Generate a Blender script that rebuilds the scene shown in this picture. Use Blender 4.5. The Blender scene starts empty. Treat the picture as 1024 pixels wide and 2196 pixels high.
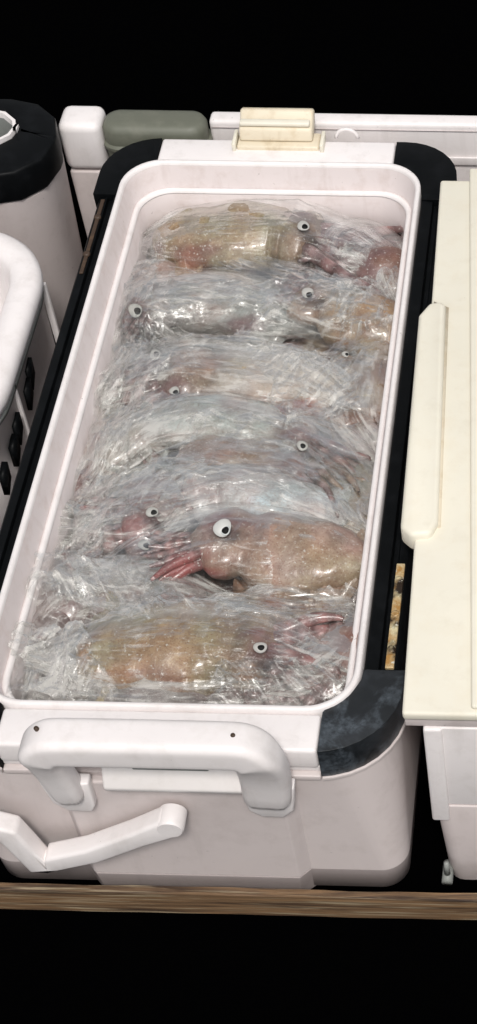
import bpy, bmesh, math, random
import numpy as np
from mathutils import Vector, Matrix
random.seed(7); RNG = np.random.RandomState(11)
scn = bpy.context.scene; col = scn.collection
rad = math.radians
# ------------------------------------------------------------------ camera
PPX, PPY, FPX = 1212.6, 1098.0, 3944.1          # photo pixels (1024 x 2196)
CAM = np.array([.3015, -1.0216, 1.30])
def rotz(a): c, s = math.cos(a), math.sin(a); return np.array([[c,-s,0],[s,c,0],[0,0,1.]])
def rotx(a): c, s = math.cos(a), math.sin(a); return np.array([[1.,0,0],[0,c,-s],[0,s,c]])
CM = rotz(rad(1.713)) @ rotx(rad(40.862)) @ rotz(rad(-.169))
cam_d = bpy.data.cameras.new('camera'); cam = bpy.data.objects.new('camera', cam_d); col.objects.link(cam)
m4 = Matrix([list(CM[i]) + [CAM[i]] for i in range(3)] + [[0,0,0,1]])
cam.matrix_world = m4
cam_d.sensor_fit = 'VERTICAL'; cam_d.sensor_height = 36.0
cam_d.lens = FPX / 2196 * 36.0
cam_d.shift_x = -(PPX - 512) / 2196; cam_d.clip_start = .01; cam_d.clip_end = 100
scn.camera = cam
# ------------------------------------------------------------------ light
w = bpy.data.worlds.new('World'); scn.world = w; w.use_nodes = True
SUN_EL, SUN_AZ = rad(60), rad(166)               # azimuth clockwise from +Y
nt = w.node_tree; nt.nodes.clear()
sky = nt.nodes.new('ShaderNodeTexSky'); sky.sky_type = 'NISHITA'; sky.sun_disc = False
sky.sun_elevation = SUN_EL; sky.sun_rotation = SUN_AZ; sky.air_density = 1.0; sky.dust_density = 3.0; sky.ozone_density = .6
bg = nt.nodes.new('ShaderNodeBackground'); bg.inputs[1].default_value = .125
wo = nt.nodes.new('ShaderNodeOutputWorld'); bw = nt.nodes.new('ShaderNodeHueSaturation'); bw.inputs['Saturation'].default_value = .18     # thin grey overcast
nt.links.new(sky.outputs[0], bw.inputs['Color']); nt.links.new(bw.outputs[0], bg.inputs[0]); nt.links.new(bg.outputs[0], wo.inputs[0])
sd = bpy.data.lights.new('sun', 'SUN'); sd.energy = 2.15; sd.angle = rad(9); sd.color = (1, .965, .92)
so = bpy.data.objects.new('sun', sd); col.objects.link(so)
sv = Vector((math.sin(SUN_AZ)*math.cos(SUN_EL), math.cos(SUN_AZ)*math.cos(SUN_EL), math.sin(SUN_EL)))
so.rotation_euler = sv.to_track_quat('Z', 'Y').to_euler(); so.location = (0, 0, 3)
scn.view_settings.view_transform = 'Standard'; scn.view_settings.look = 'None'
scn.view_settings.exposure = 0.0; scn.view_settings.gamma = 1
scn.cycles.transparent_max_bounces = 24; scn.cycles.max_bounces = 8
# ------------------------------------------------------------------ helpers
def ray(u, v): return CM @ np.array([u - PPX, -(v - PPY), -FPX])
def PZ(u, v, z):                                  # where the sight line of a photo point meets height z
    r = ray(u, v); return CAM + r * ((z - CAM[2]) / r[2])
def PY(u, v, y):
    r = ray(u, v); return CAM + r * ((y - CAM[1]) / r[1])
def hash3(ix, iy, iz, s):
    n = (ix*374761393 + iy*668265263 + iz*2147483647 + s*974634777) & 0xffffffff
    n = ((n ^ (n >> 13)) * 1274126177) & 0xffffffff
    return ((n ^ (n >> 16)) & 0xffffff) / float(0xffffff)
def vnoise(p, s=0):                               # value noise, p (N,3) -> -1..1
    p = np.asarray(p, float); i = np.floor(p).astype(np.int64); f = p - i; f = f*f*f*(f*(f*6-15)+10)
    r = 0
    for dx in (0,1):
        for dy in (0,1):
            for dz in (0,1):
                wgt = (f[:,0] if dx else 1-f[:,0])*(f[:,1] if dy else 1-f[:,1])*(f[:,2] if dz else 1-f[:,2])
                r = r + wgt*hash3(i[:,0]+dx, i[:,1]+dy, i[:,2]+dz, s)
    return r*2-1
def fbm(p, s=0, o=3):
    a, r, t = 1., 0, 0
    p = np.asarray(p, float)
    for k in range(o): r = r + a*vnoise(p*2**k + 17*k, s+k); t += a; a *= .5
    return r/t
def ridge(p, s=0, o=3):
    a, r, t = 1., 0, 0
    p = np.asarray(p, float)
    for k in range(o): r = r + a*(1-np.abs(vnoise(p*2.1**k + 9*k, s+k)))**3; t += a; a *= .55
    return r/t
def sstep(a, b, x):
    t = np.clip((x-a)/(b-a), 0, 1); return t*t*(3-2*t)
def mobj(name, verts, faces, mat, parent=None, smooth=True, cols=None, haze=None, uv=None, sharp=None):
    me = bpy.data.meshes.new(name)
    me.from_pydata([tuple(map(float, v)) for v in verts], [], faces)
    me.update()
    if mat: me.materials.append(mat)
    if smooth: me.polygons.foreach_set('use_smooth', [True]*len(me.polygons))
    if cols is not None:
        a = me.color_attributes.new('pigment', 'FLOAT_COLOR', 'POINT')
        a.data.foreach_set('color', np.concatenate([cols, np.ones((len(cols),1))], 1).astype(np.float32).ravel())
    if haze is not None:
        a = me.attributes.new('milk', 'FLOAT', 'POINT'); a.data.foreach_set('value', np.asarray(haze, np.float32))
    if uv is not None:
        a = me.attributes.new('flow', 'FLOAT_VECTOR', 'POINT'); a.data.foreach_set('vector', np.asarray(uv, np.float32).ravel())
    if sharp: me.set_sharp_from_angle(angle=rad(sharp))
    o = bpy.data.objects.new(name, me); col.objects.link(o)
    if parent: o.parent = parent
    return o
def tag(o, label=None, cat=None, group=None, kind=None):
    if label: o['label'] = label
    if cat: o['category'] = cat
    if group: o['group'] = group
    if kind: o['kind'] = kind
    return o
def empty(name, loc, label, cat, group=None):
    o = bpy.data.objects.new(name, None); col.objects.link(o); o.location = loc; o.empty_display_size = .05
    bpy.context.view_layer.update()
    return tag(o, label, cat, group)
def adopt(o, parent):                             # meshes are authored in world space
    o.parent = parent; o.matrix_parent_inverse = Matrix.Translation(-Vector(parent.location)); return o
def bevel(o, wd, seg=2, ang=35):
    b = o.modifiers.new('bevel', 'BEVEL'); b.width = wd; b.segments = seg; b.limit_method = 'ANGLE'; b.angle_limit = rad(ang)
    b.harden_normals = False
    return o
def loft(loops, closed=True, cap0=False, cap1=False):
    n = len(loops[0]); V = [p for l in loops for p in l]; F = []
    for i in range(len(loops)-1):
        for j in range(n if closed else n-1):
            k = (j+1) % n
            F.append((i*n+j, i*n+k, (i+1)*n+k, (i+1)*n+j))
    if cap0: F.append(tuple(range(n-1, -1, -1)))
    if cap1: F.append(tuple(range((len(loops)-1)*n, len(loops)*n)))
    return V, F
def join(parts):
    V, F = [], []
    for v, f in parts:
        b = len(V); V += list(v); F += [tuple(i+b for i in q) for q in f]
    return V, F
def box(x0, x1, y0, y1, z0, z1):
    V = [(x0,y0,z0),(x1,y0,z0),(x1,y1,z0),(x0,y1,z0),(x0,y0,z1),(x1,y0,z1),(x1,y1,z1),(x0,y1,z1)]
    return V, [(3,2,1,0),(4,5,6,7),(0,1,5,4),(1,2,6,5),(2,3,7,6),(3,0,4,7)]
def prism(poly, axis, a, b):                      # polygon in the two other axes, extruded
    def mk(p, t):
        if axis == 'z': return (p[0], p[1], t)
        if axis == 'y': return (p[0], t, p[1])
        return (t, p[0], p[1])
    n = len(poly); V = [mk(p, a) for p in poly] + [mk(p, b) for p in poly]
    F = [tuple(range(n-1,-1,-1)), tuple(range(n, 2*n))] + [(j,(j+1)%n,n+(j+1)%n,n+j) for j in range(n)]
    return V, F
def rrect(x0, x1, y0, y1, r, n=8, z=None):        # counter clockwise from the front right corner
    P = []
    for cx, cy, a in ((x1-r,y0+r,-90),(x1-r,y1-r,0),(x0+r,y1-r,90),(x0+r,y0+r,180)):
        for k in range(n+1):
            t = rad(a + 90*k/n); P.append((cx+r*math.cos(t), cy+r*math.sin(t)))
    return [p+(z,) for p in P] if z is not None else P
def fixn(o):
    bm = bmesh.new(); bm.from_mesh(o.data); bmesh.ops.recalc_face_normals(bm, faces=bm.faces); bm.to_mesh(o.data); bm.free(); return o
def catmull(pts, n):
    P = np.array(pts, float); m = len(P)
    P = np.vstack([2*P[0]-P[1], P, 2*P[-1]-P[-2]])
    # resample by arc length
    out = []
    for i in range(m-1):
        p0, p1, p2, p3 = P[i:i+4]
        for k in range(24):
            t = k/24.; out.append(.5*((2*p1)+(-p0+p2)*t+(2*p0-5*p1+4*p2-p3)*t*t+(-p0+3*p1-3*p2+p3)*t**3))
    out.append(P[-2]); out = np.array(out)
    d = np.r_[0, np.cumsum(np.linalg.norm(np.diff(out, axis=0), axis=1))]
    s = np.linspace(0, d[-1], n)
    return np.stack([np.interp(s, d, out[:,k]) for k in range(3)], 1), d[-1]
def frames(C):
    T = np.gradient(C, axis=0); T /= np.linalg.norm(T, axis=1)[:,None]
    S = np.cross(T, np.array([0,0,1.])); S /= np.linalg.norm(S, axis=1)[:,None]+1e-9
    U = np.cross(S, T); return T, S, U
# ------------------------------------------------------------------ materials
def nodemat(name):
    m = bpy.data.materials.new(name); m.use_nodes = True
    t = m.node_tree; return m, t, t.nodes['Principled BSDF'], t.nodes['Material Output']
def N(t, typ, **k):
    n = t.nodes.new(typ)
    for a, b in k.items():
        if a in n.inputs.keys() if hasattr(n.inputs, 'keys') else False: n.inputs[a].default_value = b
        else: setattr(n, a, b)
    return n
def noise(t, scale, detail=4, rough=.55, vec=None, dist=0):
    n = t.nodes.new('ShaderNodeTexNoise'); n.inputs['Scale'].default_value = scale; n.inputs['Detail'].default_value = detail
    n.inputs['Roughness'].default_value = rough; n.inputs['Distortion'].default_value = dist
    if vec is not None: t.links.new(vec, n.inputs['Vector'])
    return n
def ramp(t, src, a, b, ca=(0,0,0,1), cb=(1,1,1,1)):
    r = t.nodes.new('ShaderNodeValToRGB'); r.color_ramp.elements[0].position = a; r.color_ramp.elements[1].position = b
    r.color_ramp.elements[0].color = ca; r.color_ramp.elements[1].color = cb
    t.links.new(src, r.inputs[0]); return r.outputs[0]
def mix(t, fac, a, b, mode='MIX'):
    n = t.nodes.new('ShaderNodeMix'); n.data_type = 'RGBA'; n.blend_type = mode
    if isinstance(fac, (int, float)): n.inputs[0].default_value = fac
    else: t.links.new(fac, n.inputs[0])
    for i, x in ((6, a), (7, b)):
        if isinstance(x, tuple): n.inputs[i].default_value = (x+(1,))[:4]
        else: t.links.new(x, n.inputs[i])
    return n.outputs[2]
def plastic(name, c, dirt, rough=.42, amount=.55, spots=.5, bump=.05, streak=None):
    m, t, b, o = nodemat(name)
    g = t.nodes.new('ShaderNodeNewGeometry').outputs['Position']
    n1 = noise(t, 9, 5, .6, g); n2 = noise(t, 55, 5, .65, g); n3 = noise(t, 190, 3, .6, g)
    c1 = mix(t, ramp(t, n1.outputs[0], .4, .75), c, tuple(x*.93 for x in c))
    f2 = t.nodes.new('ShaderNodeMath'); f2.operation = 'MULTIPLY'; f2.inputs[1].default_value = amount
    t.links.new(ramp(t, n2.outputs[0], .5, .8), f2.inputs[0])
    c2 = mix(t, f2.outputs[0], c1, dirt)
    f3 = t.nodes.new('ShaderNodeMath'); f3.operation = 'MULTIPLY'; f3.inputs[1].default_value = spots
    t.links.new(ramp(t, n3.outputs[0], .72, .78), f3.inputs[0])
    c3 = mix(t, f3.outputs[0], c2, tuple(x*.45 for x in dirt))
    mpv = t.nodes.new('ShaderNodeMapping'); mpv.inputs['Scale'].default_value = (70, 70, 9); t.links.new(g, mpv.inputs[0])
    nv = noise(t, 1, 4, .6, mpv.outputs[0]); f4 = t.nodes.new('ShaderNodeMath'); f4.operation = 'MULTIPLY'; f4.inputs[1].default_value = amount*.5
    t.links.new(ramp(t, nv.outputs[0], .55, .74), f4.inputs[0]); c3 = mix(t, f4.outputs[0], c3, tuple(x*.8 for x in dirt))
    t.links.new(c3, b.inputs['Base Color'])
    rr = t.nodes.new('ShaderNodeMapRange'); rr.inputs[3].default_value = rough-.1; rr.inputs[4].default_value = rough+.18
    t.links.new(n2.outputs[0], rr.inputs[0]); t.links.new(rr.outputs[0], b.inputs['Roughness'])
    bp = t.nodes.new('ShaderNodeBump'); bp.inputs['Strength'].default_value = bump; bp.inputs['Distance'].default_value = .002
    t.links.new(n1.outputs[0], bp.inputs['Height'])
    bq = t.nodes.new('ShaderNodeBump'); bq.inputs['Strength'].default_value = bump*2; bq.inputs['Distance'].default_value = .0004
    t.links.new(n3.outputs[0], bq.inputs['Height']); t.links.new(bp.outputs[0], bq.inputs['Normal'])
    t.links.new(bq.outputs[0], b.inputs['Normal'])
    return m
M = {}
M['white'] = plastic('white_plastic', (.80,.755,.745), (.58,.53,.50), .40, .45, .7)
M['pink'] = plastic('pinkish_plastic', (.60,.535,.52), (.45,.39,.37), .42, .5)
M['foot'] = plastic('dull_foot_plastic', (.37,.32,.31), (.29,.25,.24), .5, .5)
M['liner'] = plastic('liner_plastic', (.67,.60,.59), (.46,.36,.32), .33, .5, .6)
M['cream'] = plastic('cream_plastic', (.75,.71,.60), (.66,.58,.44), .5, .35, .4)
M['cream_old'] = plastic('yellowed_plastic', (.70,.62,.48), (.50,.38,.22), .45, .7, .5)
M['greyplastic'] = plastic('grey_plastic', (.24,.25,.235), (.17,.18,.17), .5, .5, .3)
M['olive'] = plastic('olive_plastic', (.125,.13,.10), (.19,.19,.15), .5, .6, .2)
M['black'] = plastic('black_plastic', (.0025,.003,.0035), (.010,.011,.013), .42, .6, 0)
M['label'] = plastic('panel_plastic', (.80,.76,.74), (.60,.55,.50), .35, .35, .3)
def dusty_black():
    m = plastic('dusty_black_plastic', (.009,.011,.013), (.03,.035,.042), .4, .8, 0)
    t = m.node_tree; b = t.nodes['Principled BSDF']
    g = t.nodes.new('ShaderNodeNewGeometry')
    src = b.inputs['Base Color'].links[0].from_socket
    n = noise(t, 26, 6, .62, g.outputs['Position'], .6); n2 = noise(t, 260, 3, .7, g.outputs['Position'])
    a = mix(t, ramp(t, n.outputs[0], .47, .56), (0,0,0), (1,1,1))
    c = mix(t, ramp(t, n2.outputs[0], .3, .75), (.012,.015,.019), (.075,.09,.105))
    t.links.new(mix(t, a, src, c), b.inputs['Base Color'])
    return m
M['dusty'] = dusty_black(); M['black'].node_tree.nodes['Principled BSDF'].inputs['Specular IOR Level'].default_value = .10
def rusty():
    m, t, b, o = nodemat('rusty_metal')
    g = t.nodes.new('ShaderNodeNewGeometry').outputs['Position']
    n = noise(t, 90, 6, .65, g, .4); n2 = noise(t, 300, 4, .6, g); n3 = noise(t, 40, 4, .6, g)
    c = mix(t, ramp(t, n.outputs[0], .36, .62), (.74,.66,.42), (.45,.24,.07))
    c = mix(t, ramp(t, n3.outputs[0], .50, .60), c, (.03,.018,.010))
    c = mix(t, ramp(t, n2.outputs[0], .62, .68), c, (.75,.72,.6))
    t.links.new(c, b.inputs['Base Color']); b.inputs['Roughness'].default_value = .4; b.inputs['Metallic'].default_value = .25
    bp = t.nodes.new('ShaderNodeBump'); bp.inputs['Strength'].default_value = .5; bp.inputs['Distance'].default_value = .001
    t.links.new(n2.outputs[0], bp.inputs['Height']); t.links.new(bp.outputs[0], b.inputs['Normal'])
    return m
M['rust'] = rusty()
M['grime'] = plastic('grimy_strip', (.05,.028,.016), (.16,.09,.045), .55, .9, .3)
def wood():
    m, t, b, o = nodemat('weathered_wood')
    g = t.nodes.new('ShaderNodeNewGeometry').outputs['Position']
    mp = t.nodes.new('ShaderNodeMapping'); mp.inputs['Scale'].default_value = (6, 150, 150); t.links.new(g, mp.inputs[0])
    n = noise(t, 1, 6, .65, mp.outputs[0], .8)
    mp2 = t.nodes.new('ShaderNodeMapping'); mp2.inputs['Scale'].default_value = (12, 420, 420); t.links.new(g, mp2.inputs[0])
    n2 = noise(t, 1, 4, .6, mp2.outputs[0], .3)
    c = mix(t, ramp(t, n.outputs[0], .34, .68), (.025,.012,.006), (.25,.145,.07))
    c = mix(t, ramp(t, n2.outputs[0], .52, .66), c, (.28,.22,.14))
    t.links.new(c, b.inputs['Base Color']); b.inputs['Roughness'].default_value = .7
    bp = t.nodes.new('ShaderNodeBump'); bp.inputs['Strength'].default_value = .7; bp.inputs['Distance'].default_value = .0015
    t.links.new(n.outputs[0], bp.inputs['Height']); t.links.new(bp.outputs[0], b.inputs['Normal'])
    return m
M['wood'] = wood()
def matt(name, c, r=.8, metal=0, coat=0):
    m, t, b, o = nodemat(name)
    g = t.nodes.new('ShaderNodeNewGeometry').outputs['Position']
    n = noise(t, 120, 4, .6, g)
    t.links.new(mix(t, n.outputs[0], tuple(x*.8 for x in c), tuple(x*1.2 for x in c)), b.inputs['Base Color'])
    b.inputs['Roughness'].default_value = r; b.inputs['Metallic'].default_value = metal; b.inputs['Coat Weight'].default_value = coat
    return m
M['mat'] = matt('black_rubber', (.0006,.0006,.0007), 1.); M['mat'].node_tree.nodes['Principled BSDF'].inputs['Specular IOR Level'].default_value = .0
M['sclera'] = matt('eye_silver', (.46,.46,.44), .35, .0, .2)
M['sclera_dull'] = matt('eye_dull', (.36,.35,.33), .45)
M['pupil'] = matt('eye_pupil', (.002,.002,.002), .5); M['pupil'].node_tree.nodes['Principled BSDF'].inputs['Specular IOR Level'].default_value = .1
M['iris'] = matt('eye_iris', (.40,.42,.41), .4, 0)
def squidskin():
    m, t, b, o = nodemat('squid_skin')
    a = t.nodes.new('ShaderNodeAttribute'); a.attribute_name = 'pigment'
    g = t.nodes.new('ShaderNodeNewGeometry').outputs['Position']
    n = noise(t, 150, 5, .7, g, .5); n2 = noise(t, 420, 3, .6, g)
    v = t.nodes.new('ShaderNodeTexVoronoi'); v.inputs['Scale'].default_value = 520; t.links.new(g, v.inputs['Vector'])
    c = mix(t, ramp(t, n.outputs[0], .35, .7), a.outputs['Color'], mix(t, 1., a.outputs['Color'], (.62,.55,.52), 'MULTIPLY'))
    f = t.nodes.new('ShaderNodeMath'); f.operation = 'MULTIPLY'; f.inputs[1].default_value = .65
    t.links.new(ramp(t, v.outputs['Distance'], .12, .42, (1,1,1,1), (0,0,0,1)), f.inputs[0])
    c = mix(t, f.outputs[0], c, mix(t, 1., a.outputs['Color'], (.55,.36,.32), 'MULTIPLY'))
    c = mix(t, ramp(t, n2.outputs[0], .6, .78), c, (.62,.62,.58))
    t.links.new(c, b.inputs['Base Color'])
    b.inputs['Roughness'].default_value = .3; b.inputs['Specular IOR Level'].default_value = .6; b.inputs['Coat Weight'].default_value = .35; b.inputs['Coat Roughness'].default_value = .1
    bp = t.nodes.new('ShaderNodeBump'); bp.inputs['Strength'].default_value = .5; bp.inputs['Distance'].default_value = .0012
    t.links.new(n.outputs[0], bp.inputs['Height']); t.links.new(bp.outputs[0], b.inputs['Normal'])
    return m
M['skin'] = squidskin()
def film():
    m = bpy.data.materials.new('clear_film'); m.use_nodes = True; t = m.node_tree; t.nodes.clear()
    o = t.nodes.new('ShaderNodeOutputMaterial')
    g = t.nodes.new('ShaderNodeNewGeometry').outputs['Position']
    fl = t.nodes.new('ShaderNodeAttribute'); fl.attribute_name = 'flow'
    mk = t.nodes.new('ShaderNodeAttribute'); mk.attribute_name = 'milk'
    # fine crumple: faceted cells and pulled streaks
    wn = noise(t, 60, 3, .5, g)
    ad = t.nodes.new('ShaderNodeVectorMath'); ad.operation = 'MULTIPLY_ADD'; ad.inputs[1].default_value = (.012,.012,.012)
    t.links.new(wn.outputs['Color'], ad.inputs[0]); t.links.new(g, ad.inputs[2])
    v1 = t.nodes.new('ShaderNodeTexVoronoi'); v1.inputs['Scale'].default_value = 55; t.links.new(ad.outputs[0], v1.inputs['Vector'])
    v2 = t.nodes.new('ShaderNodeTexVoronoi'); v2.inputs['Scale'].default_value = 150; t.links.new(ad.outputs[0], v2.inputs['Vector'])
    mp = t.nodes.new('ShaderNodeMapping'); mp.inputs['Scale'].default_value = (1,1,1); t.links.new(fl.outputs['Vector'], mp.inputs[0])
    st = noise(t, 1, 4, .6, mp.outputs[0], .35)
    m1 = t.nodes.new('ShaderNodeMath'); m1.operation = 'MULTIPLY_ADD'; m1.inputs[1].default_value = .5
    t.links.new(v2.outputs['Distance'], m1.inputs[0]); t.links.new(v1.outputs['Distance'], m1.inputs[2])
    b1 = t.nodes.new('ShaderNodeBump'); b1.inputs['Strength'].default_value = .12; b1.inputs['Distance'].default_value = .004; t.links.new(m1.outputs[0], b1.inputs['Height'])
    b2 = t.nodes.new('ShaderNodeBump'); b2.inputs['Distance'].default_value = .004; msk = t.nodes.new('ShaderNodeMapRange'); msk.inputs[1].default_value = .42; msk.inputs[2].default_value = .68; msk.inputs[3].default_value = .03; msk.inputs[4].default_value = .55; t.links.new(noise(t, 22, 2, .5, g).outputs[0], msk.inputs[0]); t.links.new(msk.outputs[0], b2.inputs['Strength'])
    t.links.new(st.outputs[0], b2.inputs['Height']); t.links.new(b1.outputs[0], b2.inputs['Normal'])
    # how milky the film is here
    r1 = ramp(t, st.outputs[0], .50, .64)
    r2 = ramp(t, noise(t, 55, 5, .65, g, .5).outputs[0], .47, .63)
    a1 = t.nodes.new('ShaderNodeMath'); a1.operation = 'MULTIPLY_ADD'; a1.inputs[1].default_value = .50; t.links.new(r1, a1.inputs[0]); t.links.new(mk.outputs['Fac'], a1.inputs[2])
    a2 = t.nodes.new('ShaderNodeMath'); a2.operation = 'MULTIPLY_ADD'; a2.inputs[1].default_value = .22; t.links.new(r2, a2.inputs[0]); t.links.new(a1.outputs[0], a2.inputs[2])
    a3 = t.nodes.new('ShaderNodeMapRange'); a3.interpolation_type = 'SMOOTHSTEP'; a3.inputs[1].default_value = .22; a3.inputs[2].default_value = 1.15; a3.inputs[3].default_value = .015; a3.inputs[4].default_value = FILM
    t.links.new(a2.outputs[0], a3.inputs[0])
    tr = t.nodes.new('ShaderNodeBsdfTransparent'); tr.inputs[0].default_value = (.97,.975,.97,1)
    df = t.nodes.new('ShaderNodeBsdfDiffuse'); df.inputs[0].default_value = (.72,.70,.665,1); t.links.new(b2.outputs[0], df.inputs['Normal'])
    mx = t.nodes.new('ShaderNodeMixShader'); t.links.new(a3.outputs[0], mx.inputs[0]); t.links.new(tr.outputs[0], mx.inputs[1]); t.links.new(df.outputs[0], mx.inputs[2])
    gl = t.nodes.new('ShaderNodeBsdfGlossy'); gl.inputs['Roughness'].default_value = .17; gl.inputs[0].default_value = (1,1,1,1); t.links.new(b2.outputs[0], gl.inputs['Normal'])
    fr = t.nodes.new('ShaderNodeFresnel'); fr.inputs[0].default_value = 1.5; t.links.new(b2.outputs[0], fr.inputs['Normal'])
    fm = t.nodes.new('ShaderNodeMath'); fm.operation = 'MULTIPLY'; fm.inputs[1].default_value = .36; fm.use_clamp = True; eg = t.nodes.new('ShaderNodeMapRange'); eg.inputs[1].default_value = -.32; eg.inputs[2].default_value = -.12; t.links.new(mk.outputs['Fac'], eg.inputs[0])
    fe = t.nodes.new('ShaderNodeMath'); fe.operation = 'MULTIPLY'; t.links.new(fr.outputs[0], fe.inputs[0]); t.links.new(eg.outputs[0], fe.inputs[1]); t.links.new(fe.outputs[0], fm.inputs[0])
    mz = t.nodes.new('ShaderNodeMixShader'); t.links.new(fm.outputs[0], mz.inputs[0]); t.links.new(mx.outputs[0], mz.inputs[1]); t.links.new(gl.outputs[0], mz.inputs[2])
    t.links.new(mz.outputs[0], o.inputs[0])
    return m
FILM = .50
M['film'] = film()
# ------------------------------------------------------------------ setting
GZ = .056                                         # deck height
V, F = box(-1.6, 1.6, -1.6, 2.2, GZ-.02, GZ)
tag(mobj('deck', V, F, M['mat'], smooth=False), kind='structure')
# ------------------------------------------------------------------ main cooler
ZR = .25; HX, HY = .135, .2996
XO, XOL, YF, YB = .166, .1565, -.3315, .333                   # outer edges of the top frame
cooler = empty('cooler_box', (0, 0, GZ), 'open white cooler packed with bagged squid, black corner guards, thick grip handle in front', 'cooler')
def cpart(name, VF, mat, bev=None, smooth=True, parent=None, seg=2, sharp=35):
    o = mobj(name, VF[0], VF[1], mat, smooth=smooth); fixn(o)
    if parent is None: adopt(o, cooler)
    else:
        o.parent = parent
        o.matrix_parent_inverse = parent.matrix_parent_inverse.copy() if False else Matrix.Identity(4)
    if bev: bevel(o, bev, seg, sharp)
    return o
# body: a shell with rounded corners that draws in towards the foot
bl = []
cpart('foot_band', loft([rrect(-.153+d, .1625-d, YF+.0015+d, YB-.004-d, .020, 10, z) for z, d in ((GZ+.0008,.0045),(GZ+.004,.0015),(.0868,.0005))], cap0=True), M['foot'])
for z, d in ((.0872,.012),(.0874,.0),(.212,0.0),(.2145,0)):
    bl.append(rrect(-.153+d, .1625-d, YF+.0015+d, YB-.004-d, .020+.028*max(0,(z-.087)/.1275)**1.5, 10, z))
bl.append(rrect(-.14, .14, -.305, .305, .038, 10, .2145))
bodyo = cpart('body', loft(bl, cap0=True), M['pink'], sharp=40)
bodyo.data.set_sharp_from_angle(angle=rad(25))
# raised centre panel on the front
cx0, cx1 = -.070, .083
pf = YF-.0065
def panel_loop(z, d): return [(cx0-.011+d,YF+.007,z),(cx0+d,pf+d,z),(cx1-d,pf+d,z),(cx1+.013-d,YF+.007,z)]
po = cpart('front_panel', loft([panel_loop(.0875,.0), panel_loop(.2130,.0)], cap0=True, cap1=True), M['pink'], .0015, smooth=False)
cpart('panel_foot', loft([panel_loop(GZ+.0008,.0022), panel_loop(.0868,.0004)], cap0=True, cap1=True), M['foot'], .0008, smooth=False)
# liner
lp = []
def LR(inset, z, r): return rrect(-HX+inset, HX-inset, -HY+inset, HY-inset, r, 10, z)
rim = [LR(ins, z, r) for ins, z, r in ((0,ZR-.030,.036),(0,ZR-.0012,.036),(.0010,ZR+.0004,.0355),(.0034,ZR+.0004,.034),(.0046,ZR-.0010,.033),(.0050,ZR-.0032,.033))]
cpart('rim', loft(rim), M['white'])
ledge = [LR(ins, z, r) for ins, z, r in ((.0092,ZR-.0262,.032),(.0100,ZR-.0245,.031),(.0118,ZR-.0240,.030),(.0136,ZR-.0250,.0295),(.0142,ZR-.0275,.029))]
cpart('liner_ledge', loft(ledge), M['white'])  # white instead of liner colour, painting in the highlight along the ledge
for ins, z, r in ((.0047,ZR-.0030,.033),(.0056,ZR-.005,.033),(.0095,ZR-.026,.032),(.0105,ZR-.0275,.031),(.0128,ZR-.0280,.030),(.0140,ZR-.0295,.029),(.016,ZR-.06,.028),(.021,GZ+.035,.026)):
    lp.append(LR(ins, z, r))
cpart('liner', loft(lp, cap1=True), M['liner'])
# top frame pieces that share one station list
def corner(ix, iy, n=8):                          # arc stations of the corner, inner and outer
    s = {(1,-1):-90,(1,1):0,(-1,1):90,(-1,-1):180}[(ix,iy)]
    yo = YF if iy < 0 else YB
    inn, out = [], []
    for k in range(n+1):
        t = rad(s+90*k/n)
        inn.append((ix*(HX-.036)+.036*math.cos(t), iy*(HY-.036)+.036*math.sin(t)))
        R = .058 if iy < 0 else .050; out.append((ix*((XO if ix > 0 else XOL)-R)+R*math.cos(t), (yo-iy*R)+R*math.sin(t)))
    return inn, out
def ringpiece(inn, out, z0, z1):
    V = [p+(z0,) for p in inn]+[p+(z0,) for p in out]+[p+(z1,) for p in inn]+[p+(z1,) for p in out]
    n = len(inn); F = []
    for j in range(n-1):
        F += [(j,j+1,n+j+1,n+j),(2*n+j,3*n+j,3*n+j+1,2*n+j+1),(n+j,n+j+1,3*n+j+1,3*n+j),(j,2*n+j,2*n+j+1,j+1)]
    F += [(0,n,3*n,2*n),(n-1,3*n-1,4*n-1,2*n-1)]
    return V, F
ext = {(1,-1):(.1115,-.262),(1,1):(.1075,.252),(-1,1):(-.1085,.252),(-1,-1):(-.111,-.262)}
guards = {}
for (ix,iy),(gx,gy) in ext.items():
    inn, out = corner(ix, iy)
    xs = (gx, ); yo = YF if iy < 0 else YB
    fx = ((gx, iy*HY), (gx, yo)); sy = ((ix*HX, gy), (ix*(XO if ix > 0 else XOL), gy))
    inn = [((max(x, gx) if ix > 0 else min(x, gx)), y) for x, y in inn]; out = [((max(x, gx) if ix > 0 else min(x, gx)), y) for x, y in out]
    a, b = (fx, sy) if (ix,iy) in ((1,-1),(-1,1)) else (sy, fx)
    inn = [a[0]]+inn+[b[0]]; out = [a[1]]+out+[b[1]]
    off = .0012
    inn = [(x+ (off if x>0 else -off)*(abs(x)>.134), y) for x,y in inn]
    top = .2475
    low = .2165
    o = cpart('corner_guard', ringpiece(inn, out, low, top), M['dusty'] if (ix,iy)==(1,-1) else M['black'], .0025, seg=3)
    if (ix,iy)==(1,-1): o['label'] = 'black corner guard with a grey dusty patch on top'
    # foot band that runs under the guard
    inn2 = inn; out2 = [(x*1.006, y+(-.001 if iy<0 else .001)) for x,y in out]
    cpart('guard_lip', ringpiece(inn2, out2, .2125, .2160), M['pink'], .0008)
# straight collars front and back
for sx0, sx1, y0, y1, iy in ((-.1105,.111,YF,-HY-.0006,-1),(-.108,.107,HY+.0006,YB,1)):
    cpart('collar', box(sx0, sx1, y0, y1, .226, .2478), M['white'], .003, seg=3, smooth=True)
    cpart('collar_step', box(sx0, sx1, y0+(.003 if iy<0 else 0), y1-(0 if iy<0 else .003), .2185, .2255), M['white'], .0012, smooth=True)
    cpart('collar_foot', box(sx0, sx1, y0-(.001 if iy<0 else 0), y1+(0 if iy<0 else .001), .2125, .2180), M['pink'], .001, smooth=True)
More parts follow.
